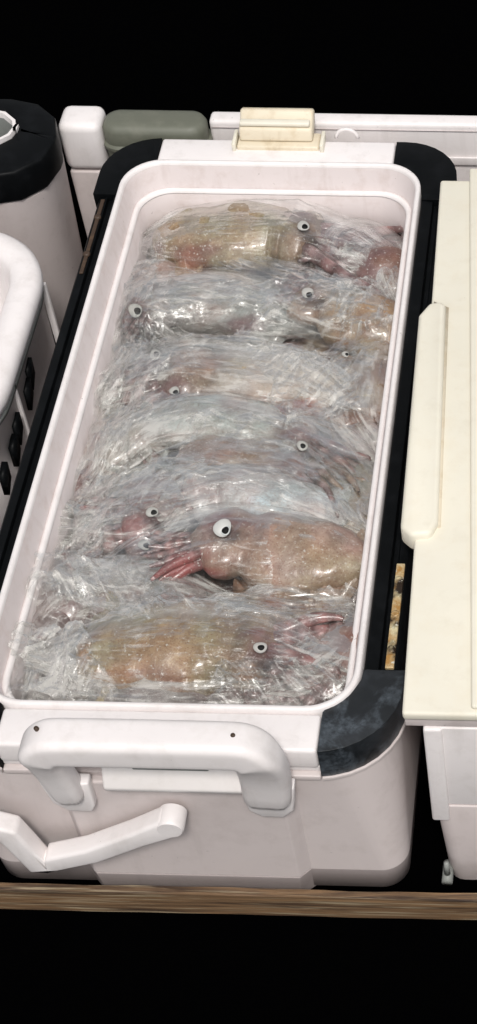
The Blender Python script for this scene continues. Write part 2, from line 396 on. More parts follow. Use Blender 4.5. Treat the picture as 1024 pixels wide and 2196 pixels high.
# side rails
def rail(sx):
    a, b = (.1362, .162 if sx > 0 else .1535)
    prof = [(a,.214),(b,.214),(b,.238),(b-.003,.2435),(b-.0095,.2445),(b-.0105,.2405),(b-.0145,.2405),(b-.0155,.2455),(a+.0015,.2465),(a,.245)]
    prof = [(sx*p[0], p[1]) for p in prof]
    V = [(x, -.2615, z) for x,z in prof]+[(x, .2515, z) for x,z in prof]; n = len(prof)
    F = [tuple(range(n)), tuple(range(2*n-1,n-1,-1))]+[(j,(j+1)%n,n+(j+1)%n,n+j) for j in range(n)]
    return cpart('side_rail', (V, F), M['black'], .0006, smooth=False)
rr_ = rail(1); rl_ = rail(-1)
# rusty hinge plates sunk in the rails
def plate(x0,x1,y0,y1,z,nscr,lab,mt='rust'):
    p = cpart('hinge_plate', box(x0,x1,y0,y1,z-.003,z), M[mt], .0006, smooth=False); p['label'] = lab
    for k in range(nscr):
        yy = y0+(y1-y0)*(k+.5)/nscr
        ring = [[((x0+x1)/2+r*math.cos(t*math.pi/5), yy+r*math.sin(t*math.pi/5), z+dz) for t in range(10)] for r, dz in ((.0032,-.001),(.0030,.0010),(.0016,.0014))]
        s = mobj('screw', *loft(ring, cap1=True), M[mt]); fixn(s); s.parent = p
a0 = PZ(845,1240,.2475); a1 = PZ(832,1490,.2475)
plate(.1512, .1575, -.2600, -.165, .2478, 3, 'rusty yellowed metal hinge strip in the right rail')
plate(.1575, .1605, .115, .248, .2452, 2, 'brown rusted strip at the far end of the right rail','grime')
plate(-.1490, -.1455, .150, .248, .2452, 2, 'brown rusted strip at the far end of the left rail','grime')
# thick grip handle
def cyl_between(p, q, r0, r1, n=14, caps=True):
    p, q = np.array(p, float), np.array(q, float); d = q-p; d /= np.linalg.norm(d)
    a = np.cross(d, [0,0,1.]); a = a/np.linalg.norm(a) if np.linalg.norm(a) > 1e-4 else np.array([1.,0,0]); b = np.cross(d, a)
    L = [[tuple(c+r*(a*math.cos(2*math.pi*k/n)+b*math.sin(2*math.pi*k/n))) for k in range(n)] for c, r in ((p,r0),(q,r1))]
    return loft(L, cap0=caps, cap1=caps)
def sweep(path, secs, nrm=None):                  # path of 3D points, secs: list of 2D outlines in (side, up) given axes
    loops = []
    for (c, A, B), s in zip(path, secs):
        c, A, B = map(lambda q: np.array(q, float), (c, A, B))
        loops.append([tuple(c+A*x+B*y) for x, y in s])
    return loft(loops, cap0=True, cap1=True)
def rsec(w, h, r, n=4):
    return rrect(-w/2, w/2, -h/2, h/2, r, n)
hb_y, hb_z = -.3585, .2905                        # grip bar centre
hxa, hxb = -.0785, .0915
gw, gh = .024, .028
hp = []; hs = []
yA = np.array([0,1.,0]); zA = np.array([0,0,1.]); xA = np.array([1.,0,0])
mount_y = pf-.005
# legs and bar as one U shaped sweep, lower left foot -> up -> across -> down
foot_z = .2000
P_ = [((hxa+.013, mount_y, foot_z)), ((hxa+.012, -.346, .232)), ((hxa+.012, hb_y, .262))]
def legdir(): return None
pts = []
L0 = np.array([hxa+.017, -.3435, foot_z]); L1 = np.array([hxa+.012, -.349, .250]); 
R0 = np.array([hxb-.017, -.3435, foot_z]); R1 = np.array([hxb-.013, -.349, .250])
ctr = [L0, L0*.5+L1*.5, L1]
rc = .0155
for k in range(7):
    t = math.pi/2*k/6
    ctr.append(np.array([hxa+.012+rc*(1-math.cos(t)), hb_y+.002, hb_z-rc+rc*math.sin(t)]))
for k in range(7):
    t = math.pi/2*k/6
    ctr.append(np.array([hxb-.013-rc+rc*math.sin(t), hb_y+.002, hb_z-rc+rc*math.cos(t)]))
ctr += [R1, R0*.5+R1*.5, R0]
ctr = np.array(ctr)
T = np.gradient(ctr, axis=0); T /= np.linalg.norm(T, axis=1)[:,None]
path = []; secs = []
for k in range(len(ctr)):
    B = np.array([0,1.,0]) - T[k]*T[k][1]; B /= np.linalg.norm(B); A = np.cross(B, T[k]); A /= np.linalg.norm(A)
    path.append((ctr[k], A, B))
    wl = .022 if k < 4 else (.034 if k > len(ctr)-5 else .027)
    secs.append(rsec(.0265 if 3 < k < len(ctr)-4 else .020, wl, .0085, 5) if False else rsec(.027 if 3 < k < len(ctr)-4 else wl, .027 if 3 < k < len(ctr)-4 else .020, .0068, 5))
hd = cpart('grip_handle', sweep(path, secs), M['white'], smooth=True)
sb_ = hd.modifiers.new('smooth', 'SUBSURF'); sb_.levels = 1; sb_.render_levels = 1
for sx in (-1, 1):                                # mounting feet
    c = L0[0] if sx < 0 else R0[0]
    poly = [(c-.018,.222),(c-.015,.192),(c-.006,.184),(c+.009,.184),(c+.017,.194),(c+.020,.222)] if sx > 0 else [(c-.020,.222),(c-.016,.196),(c-.006,.186),(c+.010,.186),(c+.0135,.194),(c+.014,.222)]
    cpart('handle_mount', prism(poly, 'y', pf+.002, pf-.0075), M['white'], .0015, smooth=True)
for (u, v) in ((78,1562),(500,1577)):
    p = PZ(u, v, hb_z+.0128); q = np.array([0,-.25,.97])
    cpart('screw_hole', cyl_between(p-q*.004, p+q*.0006, .0016, .0016, 10), M['grime'])
# bright moulded block between the legs and the drain slot above it
cpart('label_panel', prism([(pf+.003,.2175),(pf-.010,.2175),(pf-.0125,.224),(YF-.011,.2405),(YF+.002,.2440),(YF+.002,.2175)], 'x', -.036, .0615), M['label'], .002, seg=3)
cpart('latch_slot', box(-.012, .040, pf-.0105, pf-.002, .2460, .2500), M['greyplastic'], .001)
# swinging carry arm in front
def arm():
    y = pf-.014
    A = [PY(u, v, y) for u, v in ((-60,1760),(18,1778),(84,1846),(200,1822),(300,1786),(368,1762))]
    A = [np.array(a) for a in A]
    C, L = catmull(A, 44)
    C = np.array(A[:1] + [A[0]*(1-t)+A[1]*t for t in (.5,)] + [A[1], A[1]*.5+A[2]*.5, A[2], A[2]*.75+A[3]*.25, A[3], A[4], A[5]])
    T = np.gradient(C, axis=0); T[:,1] = 0; T /= np.linalg.norm(T, axis=1)[:,None]
    loops = []
    for k in range(len(C)):
        B = np.cross(T[k], [0,1.,0]); wd = .017 + (.004 if k == len(C)-1 else 0)
        if k in (2, 4): wd = .019
        loops.append([tuple(C[k]+B*x*wd+np.array([0,1,0])*yy) for x, yy in ((-.5,-.007),(.5,-.007),(.5,.009),(-.5,.009))])
    Va = loft(loops, cap0=True, cap1=True)
    o = cpart('carry_arm', Va, M['white'], .003, seg=3)
    c = C[-1]
    ring = [[(c[0]+r*math.cos(t*math.pi/12), yy, c[2]+r*math.sin(t*math.pi/12)) for t in range(24)] for r, yy in ((.0098,y+.0088),(.0098,y-.0058),(.0086,y-.0074),(.004,y-.0074))]
    cpart('arm_pivot', loft(ring, cap0=True, cap1=True), M['white'], smooth=True, sharp=40).data.set_sharp_from_angle(angle=rad(40))
arm()
# latch on the far side
lx0, lx1 = PZ(512,300,.25)[0], PZ(688,300,.25)[0]
cpart('latch_base', box(lx0, lx1, YB-.016, YB+.006, .236, .2520), M['cream_old'], .002, seg=3)
lat = cpart('latch', prism([(YB-.010,.2525),(YB+.006,.2525),(YB+.016,.259),(YB+.020,.269),(YB+.012,.273),(YB+.005,.267),(YB-.006,.264)], 'x', lx0+.002, lx1-.006), M['cream_old'], .0025, seg=3)
cpart('latch_lip', box(lx0+.003, lx1-.008, YB-.005, YB+.002, .2655, .2700), M['cream'], .0015)
for xx in (lx0-.004, lx1+.001):
    cpart('latch_bracket', box(xx, xx+.0035, YB-.018, YB+.004, .2465, .2560), M['cream'], .001)
# small hook loop beside the latch
hk = [[(.062+(.010+ .0018*math.cos(b))*math.cos(a), YB+.001+.0018*math.sin(b), .250+(.010+.0018*math.cos(b))*math.sin(a)) for b in np.linspace(0, 2*math.pi, 7)[:-1]] for a in np.linspace(0, math.pi, 9)]
cpart('latch_loop', loft(hk, cap0=True, cap1=True), M['white'])
# ------------------------------------------------------------------ neighbour on the right
fl = PZ(862,1530,.275); bk = PZ(945,385,.275)
ncool = empty('cooler_box', (.30, 0, GZ), 'closed white cooler with a big cream lid along the right edge', 'cooler')
def npart(name, VF, mat, bev=None, smooth=True, seg=3):
    o = mobj(name, VF[0], VF[1], mat, smooth=smooth); fixn(o); adopt(o, ncool)
    if bev: bevel(o, bev, seg)
    return o
y0, y1 = fl[1], bk[1]; xr = .46
def xe(y): return fl[0]+(bk[0]-fl[0])*(y-y0)/(y1-y0)
yh0, yh1 = PZ(925,1160,.275)[1], PZ(945,655,.275)[1]
npart('lid', prism([(xe(y0),y0),(xr,y0),(xr,y1),(xe(y1),y1)], 'z', .2665, .275), M['cream'], .0025)
npart('lid_lip', prism([(xe(y0)+.001,y0+.002),(xr,y0+.002),(xr,y1-.001),(xe(y1)+.001,y1-.001)], 'z', .2572, .2662), M['pink'], .001)  # pinkish colour paints the shade on the lower lid edge
npart('lid_rise', prism([(PZ(1000,1500,.276)[0]+.004,y0+.004),(xr-.02,y0+.004),(xr-.02,y1+.012),(PZ(1008,360,.276)[0],y1+.012)], 'z', .2748, .279), M['cream'], .002)
o = npart('lid_latch', prism([(xe(yh0)-.0105,yh0+.008),(xe(yh0)-.002,yh0),(xe(yh0)+.012,yh0+.002),(xe(yh0)+.0165,yh0+.014),(xe(yh1)+.0125,yh1-.006),(xe(yh1)+.009,yh1-.001),(xe(yh1)-.001,yh1-.003),(xe(yh1)-.0085,yh1-.018)], 'z', .262, .2815), M['cream'], .0035)
o['label'] = 'long cream latch bar along the lid edge'
npart('latch_groove', prism([(xe(yh0)+.010,yh0+.010),(xe(yh0)+.0185,yh0+.013),(xe(yh1)+.0145,yh1-.003),(xe(yh1)+.002,yh1+.004)], 'z', .2747, .2757), M['cream_old'])
bx = .1835
# body in two courses with a seam between
zs = PY(960,1730,y0)[2]
npart('upper_body', loft([rrect(bx, xr-.004, y0+.001, y1-.004, .012, 5, .2568), rrect(bx+.0015, xr-.004, y0+.0015, y1-.004, .012, 5, zs+.0008)], cap0=True, cap1=True), M['white'], .001)
npart('lower_body', loft([rrect(bx+.001, xr-.004, y0+.001, y1-.004, .012, 5, zs-.0008), rrect(bx+.008, xr-.010, y0-.002, y1-.01, .012, 5, GZ+.001)], cap0=True, cap1=True), M['pink'], .001)
# corner strip and lid overhang block on the near left corner
npart('corner_strip', box(bx-.0005, bx+.0125, y0-.0010, y0+.010, .14, .2570), M['white'], .002)
dp = PY(962,1893,y0-.004)
npart('drain_plug', join([cyl_between((dp[0],y0-.010,GZ+.010),(dp[0],y0+.008,GZ+.010),.0042,.0042), cyl_between((dp[0],y0-.004,GZ+.014),(dp[0],y0-.004,GZ+.030),.0025,.0018,8)]), M['greyplastic'])
# ------------------------------------------------------------------ cooler at the far left, black corners
far = empty('cooler_box', (-.26, .32, GZ), 'white cooler with thick black corner guard at the top left, its opening in shade', 'cooler')
def fpart(name, VF, mat, bev=None, smooth=True, seg=3, own=far, sh=None):
    o = mobj(name, VF[0], VF[1], mat, smooth=smooth); fixn(o); adopt(o, own)
    if bev: bevel(o, bev, seg)
    if sh: o.data.set_sharp_from_angle(angle=rad(sh))
    return o
fx1, fy0, fy1, fx0 = -.197, .248, .362, -.36
zt = .268
fpart('body', loft([rrect(fx0, fx1-.012, fy0+.012, fy1, .045, 8, GZ+.006), rrect(fx0, fx1-.004, fy0+.004, fy1, .045, 8, zt-.034), rrect(fx0+.03, fx1-.034, fy0+.034, fy1-.03, .03, 8, zt-.034)], cap0=True), M['pink'], sh=30)
fin = rrect(fx0+.03, fx1-.036, fy0+.040, fy1-.02, .032, 3); fou = rrect(fx0, fx1, fy0, fy1, .052, 3)
V, F = loft([[p+(z,) for p in q] for q, z in ((fin,zt-.033),(fou,zt-.033),(fou,zt),(fin,zt),(fin,zt-.033))])
fpart('corner_guard', (V, F), M['black'], .003)
def FL(d, z): return rrect(fx0+.03+d, fx1-.036-d, fy0+.040+d, fy1-.02-d, max(.032-d,.005), 3, z)
fpart('rim', loft([FL(0,zt-.002), FL(0,zt+.003), FL(.003,zt+.003), FL(.004,zt-.002)]), M['white'], sh=40)
fpart('liner', loft([FL(.0038,zt-.001), FL(.008,zt-.03), FL(.012,GZ+.03)], cap1=True), M['greyplastic'], sh=40)  # grey colour puts the shade of the opening into the liner
# groove lines of the guard
for (gx, gy) in ((-.2085,.2535),(-.2270,.2505),(-.1950,.2720)):
    pass
# ------------------------------------------------------------------ round white tub at the left edge
tub = empty('tub', (-.24, .07, GZ), 'white tub with a thick rounded rim at the left edge', 'tub')
tx1, ty0, ty1, tx0 = -.1800, -.062, .203, -.38
prof = []
def TB(d, z, r=.075): return rrect(tx0-d, tx1+d, ty0-d, ty1+d, max(r+d, .01), 10, z)
for d, z in ((-.010,GZ+.004),(-.004,.16),(-.0025,.232),(.001,.2335),(.0022,.240),(.0015,.2465),(-.003,.2510),(-.012,.2525),(-.021,.2505),(-.0245,.2450),(-.026,.235),(-.034,GZ+.02)):
    prof.append(TB(d, z))
fpart('shell', loft(prof, cap0=True, cap1=True), M['white'], own=tub)
for yy in (.150, .03):
    fpart('rib', box(tx1-.006, tx1-.0005, yy-.0022, yy+.0022, GZ+.01, .2325), M['white'], .001, own=tub)
for yy, zz in ((.060,.205),(.045,.196),(.005,.196),(-.012,.188),(-.045,.19)):
    fpart('slot', prism([(yy,zz-.012),(yy+.013,zz-.004),(yy+.015,zz+.012),(yy+.001,zz+.009)], 'x', tx1-.0045, tx1+.0005), M['black'], own=tub)
fpart('rim_band', loft([TB(-.0022,.2300), TB(-.0005,.2300), TB(-.0005,.2245), TB(-.0034,.2245)]), M['greyplastic'], own=tub)
# ------------------------------------------------------------------ things standing behind
bk1 = empty('small_cooler', (-.155, .365, GZ), 'small white cooler with a seam under its lid, behind the far left corner', 'cooler')
zb = PY(170,370,.338)[2]
bx0, bx1 = PZ(128,300,.255)[0]-.008, PZ(216,300,.255)[0]-.006
fpart('lid', box(bx0, bx1, .338, .374, zb+.001, .2555), M['white'], .008, own=bk1, seg=4)
fpart('body', box(bx0+.002, bx1-.002, .3395, .372, GZ+.004, zb), M['pink'], .002, own=bk1)
ol0, ol1 = PZ(218,290,.24), PZ(445,290,.24)
bkt = empty('bucket', (-.10, .40, GZ), 'dull olive grey tub with a rounded lid standing behind the open cooler', 'bucket')
ocx = (-.1225-.0300)/2
L = []
for d, z in ((.006,GZ+.004),(0,.226),(-.002,.228),(-.002,.231),(.0005,.233),(.0005,.246),(.003,.2505),(.007,.2525),(.012,.2530)):
    L.append(rrect(ol0[0]+d, ol1[0]-d, .3375+d, .3735-d, max(.0165-d,.004), 8, z))
fpart('shell', loft(L, cap0=True, cap1=True), M['olive'], own=bkt, sh=40)
ld = empty('lid_panel', (.08, .372, GZ), 'pale pinkish white lid panel standing upright behind the latch', 'lid')
fpart('panel', box(ol1[0]+.001, .270, .3560, .3730, GZ+.003, .2500), M['white'], .004, own=ld, seg=3)
fpart('edge_trim', box(ol1[0]+.003, .2685, .3550, .3556, .2430, .2438), M['liner'], own=ld)
fpart('rib', box(.01, .26, .3535, .3555, .205, .214), M['white'], .0009, own=ld)
# ------------------------------------------------------------------ plank in front
plz = PY(500,1904,-.347)[2]
pb = PY(500,1907,-.350)
V, F = [], []
n = 60; xs = np.linspace(-.45, .60, n)
L = []
for k, x in enumerate(xs):
    j = .0003*math.sin(k*1.7)+.0004*math.sin(k*.53)
    L.append([(x,-.347+j,GZ+.001),(x,-.347+j,plz+.0002*math.sin(k*.9)),(x,-.3520,plz+.0004*math.sin(k*1.3)),(x,-.3529,plz-.0011),(x,-.3531+j*.5,GZ+.001)])
o = mobj('wooden_batten', *loft(L, cap0=True, cap1=True), M['wood'], smooth=False); fixn(o)
tag(o, 'weathered brown wooden batten lying along the front of the coolers', 'plank')
# ------------------------------------------------------------------ squid
BASE = dict(tan=(.36,.275,.165), olive=(.29,.25,.12), silver=(.28,.295,.28), mauve=(.20,.115,.11), brown=(.24,.12,.07), pale=(.36,.275,.225), gold=(.35,.24,.11))
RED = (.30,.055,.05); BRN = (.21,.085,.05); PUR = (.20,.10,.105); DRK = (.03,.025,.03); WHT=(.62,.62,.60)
TOPS = []
SQ_N, SQ_R = 64, 36
SPOTS = []
def squid(mantle, head, arms, r, c1, c2, eyes, patches, zc, label, arm_n=11, arm_len=.07, spread=.5, arm_r=.17, seed=0, zh=None, flat=.60, hlen=.024):
    """mantle: photo points tail -> collar on the height zc; head, arms: photo points."""
    r = r*1.20
    zc = list(zc) if isinstance(zc, (list, tuple)) else [zc]*len(mantle)
    zh = zc[-1] if zh is None else zh
    P = [PZ(u, v, z) for (u, v), z in zip(mantle, zc)]
    Hp, Ap = PZ(head[0], head[1], zh), PZ(arms[0], arms[1], zh-.004)
    cent, _ = catmull(P+[Hp, Ap], 120)
    d = np.r_[0, np.cumsum(np.linalg.norm(np.diff(cent, axis=0), axis=1))]
    def at_(p): return d[np.argmin(np.linalg.norm(cent-p, axis=1))]
    dm, dh, da = at_(P[-1]), at_(Hp), d[-1]
    hl = min(hlen, (da-dh)*.6+.012)
    ss = np.concatenate([np.linspace(0, dm, 40), dm+(dh+hl*.4-dm)*np.linspace(.02, 1, SQ_N-40)])
    C = np.stack([np.interp(ss, d, cent[:,k]) for k in range(3)], 1)
    T, S, U = frames(C)
    t = ss/dm
    prof = np.where(t <= 1, np.sin(np.clip(t,0,1)**.62*math.pi*.60)**.85/ .97, 0)
    prof = np.where(t <= .02, prof*.6+.02, prof)
    q = np.clip((ss-dm)/(ss[-1]-dm+1e-9), 0, 1)
    hprof = .80 + .17*(1-sstep(0,.30,q)) - .09*np.exp(-((q-.30)/.12)**2) + .07*np.exp(-((q-.58)/.22)**2) - .42*sstep(.75, 1, q)
    prof = np.where(t <= 1, prof, hprof)*r
    th = np.linspace(0, 2*math.pi, SQ_R, endpoint=False)
    V = (C[:,None]+S[:,None]*(prof[:,None,None]*np.cos(th)[None,:,None])+U[:,None]*(prof[:,None,None]*flat*np.sin(th)[None,:,None])).reshape(-1, 3)
    V = V + (fbm(V*32, seed, 3)*.0062)[:,None]*np.tile(np.array([[0,0,1.]]), (len(V),1)) + np.stack([fbm(V*26+5, seed+3, 2), fbm(V*26+9, seed+4, 2), 0*V[:,0]], 1)*.0050
    nn = len(C); F = []
    for i in range(nn-1):
        for j in range(SQ_R):
            k = (j+1) % SQ_R; F.append((i*SQ_R+j, i*SQ_R+k, (i+1)*SQ_R+k, (i+1)*SQ_R+j))
    F.append(tuple(range(SQ_R-1,-1,-1))); F.append(tuple(range((nn-1)*SQ_R, nn*SQ_R)))
    tt = np.repeat(t, SQ_R); ang = np.tile(th, nn)
    c1, c2 = np.array(c1), np.array(c2)
    up = .5+.5*np.sin(ang)
    f = np.clip(.5+1.1*fbm(V*45, seed+9, 3)+.25*np.cos(ang*1.), 0, 1)[:,None]
    cols = c1*(1-f)+c2*f
    hm = sstep(.90, 1.16, tt)[:,None]; cols = cols*(1-.35*hm)+np.array(BASE['mauve'])*.35*hm
    lineo = np.exp(-((np.abs(ang-math.pi/2)-.9)/.10)**2)[:,None]*(tt<1)[:,None]*.35
    cols = cols*(1-lineo)+np.array(BRN)*lineo
    # fins
    fV, fF, fC = [], [], []
    for sgn in (-1, 1):
        a, b = 14, 5; base = len(V)+len(fV)
        for i in range(a):
            ti = .02+.42*i/(a-1); s_ = ti*dm; c = np.array([np.interp(s_, d, cent[:,k]) for k in range(3)])
            ii = min(int(ti*39), 39); w_ = r*1.15*math.sin(math.pi*min(1,(i+.3)/(a-.4)))**.7
            for j in range(b):
                x = j/(b-1); pr_ = prof[ii]*.8
                p = c+S[ii]*sgn*(pr_+w_*x)+U[ii]*(.001+.004*math.sin(i*.9+j))-np.array([0,0,1])*(.006*x*x)
                fV.append(p); fC.append(c1*.5+c2*.5+fbm(np.array([p*50]), seed)[0]*.08)
        for i in range(a-1):
            for j in range(b-1):
                q0 = base+i*b+j; fF.append((q0, q0+1, q0+b+1, q0+b))
    # arms
    aV, aF, aC = [], [], []
    rs = np.random.RandomState(seed*7+3)
    e = C[-1]; Te = T[-1]; Se = S[-1]; Ue = U[-1]
    for k in range(arm_n):
        a = (k/(max(arm_n-1,1))-.5)*2
        p0 = e - Te*.006 + Se*a*r*.38 + Ue*rs.uniform(-.5,.6)*r*.4
        dr = Te*1.0+Se*a*spread+Ue*rs.uniform(-.15,.3); dr /= np.linalg.norm(dr)
        cur = rs.uniform(-1,1)*22; Ln = arm_len*rs.uniform(.75,1.15); m = 16
        pts = []; p = p0.copy(); dd = dr.copy()
        for i in range(m):
            pts.append(p.copy()); p = p+dd*Ln/m
            dd = dd+Se*cur*Ln/m*(.3+i/m*2)*.6+Ue*rs.uniform(-.12,.12)-np.array([0,0,.02]); dd /= np.linalg.norm(dd)
        pts = np.array(pts)
        pts[:,0] = np.clip(pts[:,0], -HX+.022, HX-.022); pts[:,1] = np.clip(pts[:,1], -HY+.022, HY-.022)
        Ta, Sa, Ua = frames(pts); base = len(V)+len(fV)+len(aV); ra = r*arm_r
        for i in range(m):
            rad_ = ra*(1-(i/(m-.1))**1.6)**.9+.0009
            for j in range(7):
                g = 2*math.pi*j/7; aV.append(pts[i]+Sa[i]*rad_*math.cos(g)+Ua[i]*rad_*math.sin(g))
                aC.append(np.array(BASE['mauve'])*(1+.5*math.sin(i*1.9+k))*(.9 if j%2 else 1.15)+(.06 if i%3==0 else 0))
        for i in range(m-1):
            for j in range(7): q0 = base+i*7+j; q1 = base+i*7+(j+1)%7; aF.append((q0,q1,q1+7,q0+7))
        aF.append(tuple(base+j for j in range(6,-1,-1)))
    V = np.vstack([V]+([np.array(fV)] if fV else [])+([np.array(aV)] if aV else []))
    cols = np.vstack([cols, np.array(fC), np.array(aC)]) if aV else np.vstack([cols, np.array(fC)])
    for (u, v, ru, rv, cc, st) in patches:        # pigment blotches of the skin; some dark ones paint the shade in gaps
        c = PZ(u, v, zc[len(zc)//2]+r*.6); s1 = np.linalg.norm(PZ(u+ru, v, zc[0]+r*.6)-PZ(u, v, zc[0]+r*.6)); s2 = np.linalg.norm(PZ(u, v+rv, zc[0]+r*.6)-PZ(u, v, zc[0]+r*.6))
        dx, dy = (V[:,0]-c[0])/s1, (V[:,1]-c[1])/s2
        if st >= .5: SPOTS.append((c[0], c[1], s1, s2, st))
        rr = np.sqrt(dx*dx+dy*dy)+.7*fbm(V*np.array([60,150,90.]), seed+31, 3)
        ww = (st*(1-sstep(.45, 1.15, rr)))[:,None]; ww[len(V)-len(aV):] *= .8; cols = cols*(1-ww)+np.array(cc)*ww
    for (u, v, er, asp) in eyes:                  # dark wet skin round the eyes
        for (du, dv, ru, rv, cc, st) in ((12, 24, 34, 12, DRK, .75), (-16, -20, 34, 10, PUR, .7), (0, 0, 30, 26, PUR, .55)):
            c = PZ(u+du, v+dv, zh+r*flat*.6); dx, dy = (V[:,0]-c[0])/(ru*.00042), (V[:,1]-c[1])/(rv*.00055)
            rr = np.sqrt(dx*dx+dy*dy)+.6*fbm(V*110, seed+61, 3); ww = (st*(1-sstep(.5, 1.2, rr)))[:,None]; cols = cols*(1-ww)+np.array(cc)*ww
    cols = cols*(1+.42*fbm(V*70+2, seed+41, 3))[:,None]*(1+.30*np.stack([fbm(V*40, seed+51, 2)*.6, -fbm(V*40, seed+51, 2)*.4, -fbm(V*40, seed+51, 2)*.6], 1))
    gry = cols.mean(1, keepdims=True); cols = (cols*.78+gry*.22)*np.array([1.03,.985,.985])
    cols = np.clip(cols, .01, .85)
    V[:,2] = np.maximum(V[:,2], GZ+.045)
    o = mobj('squid', V, F+fF+aF, M['skin'], cols=cols)
    o.location = (0,0,0)
    tag(o, label, 'squid', 'squids packed in the open cooler')
    TOPS.append(V)
    ctrs = []
    for (u, v, er, asp) in eyes:
        ers = np.random.RandomState(int(u)); pox, poy = ers.uniform(-.30,-.05), ers.uniform(-.05,.28); w0 = ers.uniform(0, 6, 3)
        # find the surface point under the sight line
        best = None
        for z in np.linspace(zh+r*flat+.004, zh-r, 60):
            p = PZ(u, v, z); dd = np.linalg.norm(V-p, axis=1).min()
            if best is None or dd < best[0]-1e-5: best = (dd, p)
            if dd < .0042: best = (dd, p); break
        p = best[1]+np.array([0.02,-.45,.88])*.0029
        nrm = np.array([.10,-.45,.85]); nrm /= np.linalg.norm(nrm)
        A = np.cross(nrm, [0,1.,0]); A /= np.linalg.norm(A); B = np.cross(nrm, A)
        er0 = er
        def wob(f): return 1+.07*math.sin(4*math.pi*f+w0[0])+.05*math.sin(6*math.pi*f+w0[1])
        def dome(rad_, h, off, nz=6, nr=18, sh=(0,0)):
            L = []
            for i in range(nz+1):
                a = math.pi/2*i/nz*.98
                L.append([tuple(p+A*rad_*wob(k/nr)*math.cos(a)*math.cos(2*math.pi*k/nr)+B*asp*rad_*wob(k/nr)*math.cos(a)*math.sin(2*math.pi*k/nr)+(A*pox+B*poy)*er0*(0 if sh == (0,0) else 1)+nrm*(h*math.sin(a)+off)) for k in range(nr)])
            return loft(L, cap0=True, cap1=True)
        big = er > .0085; er = er*(.80 if big else .78)
        eo = mobj('eye', *dome(er, er*.22, 0), M['sclera'] if big else M['sclera_dull']); fixn(eo); eo.parent = o
        if big: ir = mobj('iris', *dome(er*.55, er*.07, er*.16, sh=(1,1)), M['iris']); fixn(ir); ir.parent = eo
        pu = mobj('pupil', *dome(er*(.40 if big else .52), er*.11, er*(.19 if big else .16), sh=(1,1)), M['pupil']); fixn(pu); pu.parent = eo
        ctrs.append(p)
    return dict(cent=cent, d=d, dm=dm, r=r, flat=flat, eyes=ctrs, obj=o)
def bag(sq, label, seed, milk=.25, grow=1.10, tail=.02, end=.05, pleat=9, hazes=()):
    cent, d, r = sq['cent'], sq['d'], sq['r']
    T0 = cent[0]-cent[3]; T0 /= np.linalg.norm(T0); T1 = cent[-1]-cent[-5]; T1 /= np.linalg.norm(T1)
    C = np.vstack([cent[0]+T0*x for x in np.linspace(tail, .002, 10)]+[cent]+[cent[-1]+T1*x for x in np.linspace(.002, end, 22)])
    C[:,0] = np.clip(C[:,0], -HX+.010, HX-.010); C[:,1] = np.clip(C[:,1], -HY+.012, HY-.012)
    C, L = catmull(C[::6], 150)
    T, S, U = frames(C); n = len(C); m = 104
    s = np.linspace(0, 1, n); a0 = tail/L; a1 = 1-end/L
    env = np.interp(s, [0, a0*.6, a0+.08, a0+.28, a1*.72, a1, a1+(1-a1)*.55, 1], [.10,.30,.72,1.,1.,.78,.40,.55])
    env = np.convolve(np.pad(env, 5, 'edge'), np.ones(11)/11, 'valid')
    rad_ = r*grow*env+.0022
    th = np.linspace(0, 2*math.pi, m, endpoint=False)
    g = 1-sstep(0, .30, s)*(1-sstep(.72, 1., s))      # near the gathered ends
    ph = vnoise(np.stack([s*5, 0*s, 0*s+seed], 1), seed)*1.2
    pl = (np.abs(np.sin(th[None]*pleat/2+ph[:,None]+1.3*np.sin(th[None]*2+seed)))-.5)*(g[:,None]*.28+.015)
    R = rad_[:,None]*(1+pl)
    V = (C[:,None]+S[:,None]*(R*np.cos(th))[:,:,None]+U[:,None]*(R*sq['flat']*1.02*np.sin(th))[:,:,None]).reshape(-1,3)
    flow = np.stack([np.repeat(s*L*45, m), np.tile(np.cos(th), n)*r*230, np.tile(np.sin(th), n)*r*230+seed*3.1], 1)
    wr = ridge(V*26+seed, seed, 3); w2 = ridge(np.stack([flow[:,0]*.16, flow[:,1]*.42, flow[:,2]*.42], 1), seed+5, 2)
    nrm = (S[:,None]*np.cos(th)[None,:,None]+U[:,None]*np.sin(th)[None,:,None]).reshape(-1,3)
    calm = sstep(-.25,.35,fbm(V*20+3, seed+12, 2)); V = V+nrm*((wr-.35)*(.0006+.0030*calm)+(w2-.35)*(.0004+.0042*calm))[:,None]
    mil = milk+.45*sstep(.50,.85,wr)*.6+.35*sstep(.5,.85,w2)+np.repeat(g,m)*.16+.25*fbm(V*28, seed+8, 2)
    for e in sq['eyes']:
        dd = np.linalg.norm(V-e, axis=1); k = np.exp(-(dd/.010)**2)
        mil = mil*(1-np.minimum(1, 1.3*k))-.36*k
        # the film is stretched tight round the eye
        near = dd < .016
        V[near] = V[near]-nrm[near]*(np.exp(-(dd[near]/.008)**2)*.0012)[:,None]
    for sx_, sy_, q1, q2, st in SPOTS[-8:]: mil = mil-.42*st*np.exp(-((V[:,0]-sx_)/(q1*.95))**2-((V[:,1]-sy_)/(q2*.95))**2)
    for (u, v, ru, rv, am) in hazes:
        c = PZ(u, v, C[n//2][2]+r*.7); s1 = abs(PZ(u+ru, v, c[2])[0]-c[0]); s2 = abs(PZ(u, v+rv, c[2])[1]-c[1])
        k = np.exp(-((V[:,0]-c[0])/s1)**2-((V[:,1]-c[1])/s2)**2); mil = mil+am*k
    V[:,0] = np.clip(V[:,0], -HX+.0105, HX-.0105); V[:,1] = np.clip(V[:,1], -HY+.0105, HY-.0105)
    V[:,2] = np.maximum(V[:,2], GZ+.04)
    F = []
    for i in range(n-1):
        for j in range(m):
            k = (j+1) % m; F.append((i*m+j, i*m+k, (i+1)*m+k, (i+1)*m+j))
